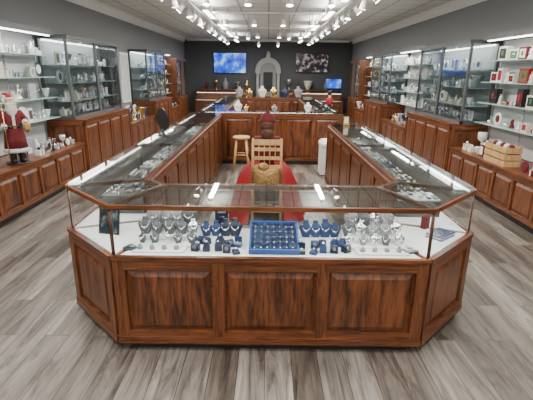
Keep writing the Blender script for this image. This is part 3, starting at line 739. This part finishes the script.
for i, (x, m) in enumerate(((-2.6, M_dred), (-2.2, M_gold), (-1.8, M_lgfab), (-1.3, M_silver), (-.9, M_gold), (.9, M_silver), (1.3, M_dred), (1.7, M_cream), (2.5, M_lgfab), (2.8, M_gold))):
    vase(b, x, 18.5, .981, .3+.08*(i % 3), m, i)
b.done()

# ---------------------------------------------------------------- ceiling fixtures
def spot(name, loc, tgt, power, ang=80):
    l = bpy.data.lights.new(name, 'SPOT'); l.energy = power; l.spot_size = math.radians(ang); l.spot_blend = .6; l.shadow_soft_size = .04; l.color = (1, .93, .84)
    o = bpy.data.objects.new(name, l); o.location = loc; o.rotation_euler = (Vector(tgt)-Vector(loc)).to_track_quat('-Z', 'Y').to_euler(); bpy.context.scene.collection.objects.link(o)
def lamphead(b, x, y, z, d):
    d = Vector(d).normalized(); p = Vector((x, y, z))
    b.cyl((x, y, z+.14), (x, y, z+.03), .008, .008, M_white, 6)
    b.cyl(p-d*.03, p+d*.09, .035, .055, M_white, 12); b.cyl(p+d*.0905, p+d*.094, .048, .048, M_lamp, 12)
    return p+d*.12
zt_ = 2.86
for s in (-1, 1):
    b = B('track_light'); X = s*1.42
    b.box(X-.02, X+.02, 4.6, 16.0, zt_, zt_+.03, M_white)
    for yy in (4.8, 7.5, 10.2, 13, 15.8): b.cyl((X, yy, zt_+.03), (X, yy, ZC), .006, .006, M_white, 6)
    y = 5.0; k = 0
    while y < 16:
        tx = s*(1.15 if k % 2 else 2.9)
        d = Vector((tx-X, (-.25 if k % 3 else .35), -1.7)); p = lamphead(b, X, y, zt_-.14, d)
        if k % 2 == 0 or k < 8: spot('track_spot', p, p+d, 58)
        y += .62; k += 1
    b.done()
b = B('track_light')
for yy in (6.6, 9.4, 12.6): 
    b.box(-1.39, 1.39, yy-.02, yy+.02, zt_, zt_+.03, M_white)
    for x in (-.9, -.3, .3, .9):
        p = lamphead(b, x, yy, zt_-.14, (0, -.2, -1)); 
        if abs(x) < .5: spot('track_spot', p, p+Vector((0, -.2, -1)), 42, 90)
b.done()
b = B('linear_ceiling_lamp')
for s in (-1, 1):
    for yy in (6.6, 9.0, 11.4, 13.8, 16.4):
        b.box(s*1.17-.05, s*1.17+.05, yy-.6, yy+.6, 2.79, 2.83, M_white); b.box(s*1.17-.045, s*1.17+.045, yy-.59, yy+.59, 2.775, 2.789, M_tube)
        for q in (-.4, .4): b.cyl((s*1.17, yy+q, 2.83), (s*1.17, yy+q, ZC), .006, .006, M_white, 6)
        area('linear_light', (s*1.17, yy, 2.765), .09, 1.15, 42)
        area('ceiling_fill_uplight', (s*1.17, yy, 2.84), .09, 1.15, 14, (math.pi, 0, 0))  # added fill aimed up to brighten the ceiling
b.done()
b = B('unseen_fill_troffer')  # panels added out of view for overall light
for x in (-1.5, 1.5):
    for yy in (-1.2, 1.2, 3.2):
        b.box(x-.32, x+.32, yy-.62, yy+.62, ZC-.02, ZC-.001, M_white); b.box(x-.29, x+.29, yy-.59, yy+.59, ZC-.024, ZC-.02, M_tube)
        area('troffer_fill_light', (x, yy, ZC-.03), .55, 1.15, 50)  # fill light of the added panels
b.done()
b = B('pendant_cluster')
for x, y, l in ((-.9, 10, .35), (-.5, 11, .4), (.5, 11, .4), (.9, 10, .35), (-.3, 14, .4), (.3, 14, .4)):
    b.cyl((x, y, ZC), (x, y, ZC-l), .005, .005, M_black, 5); b.lathe((x, y, ZC-l-.12), [(.05, 0), (.055, .02), (.03, .1), (.012, .12)], M_white, 10); b.sph((x, y, ZC-l-.125), .03, M_lamp, 8, 6)
b.done()
b = B('security_dome_camera'); b.lathe((-2.35, 8.2, ZC-.05), [(.07, 0), (.085, .02), (.085, .05)], M_white, 16); b.sph((-2.35, 8.2, ZC-.05), .06, M_black, 12, 8); b.done()

# ---------------------------------------------------------------- world + camera
w = bpy.data.worlds.new('world'); bpy.context.scene.world = w; w.use_nodes = True
w.node_tree.nodes['Background'].inputs[0].default_value = (.8, .85, .9, 1); w.node_tree.nodes['Background'].inputs[1].default_value = .3
cd = bpy.data.cameras.new('camera'); cam = bpy.data.objects.new('camera', cd); bpy.context.scene.collection.objects.link(cam)
cd.sensor_width = 36; cd.lens = 420/533*36; cd.clip_start = .05
cam.matrix_world = Matrix.Translation((0, 0, H)) @ Matrix.Rotation(math.radians(73), 4, 'X') @ Matrix.Rotation(math.radians(.7), 4, 'Z')
bpy.context.scene.camera = cam
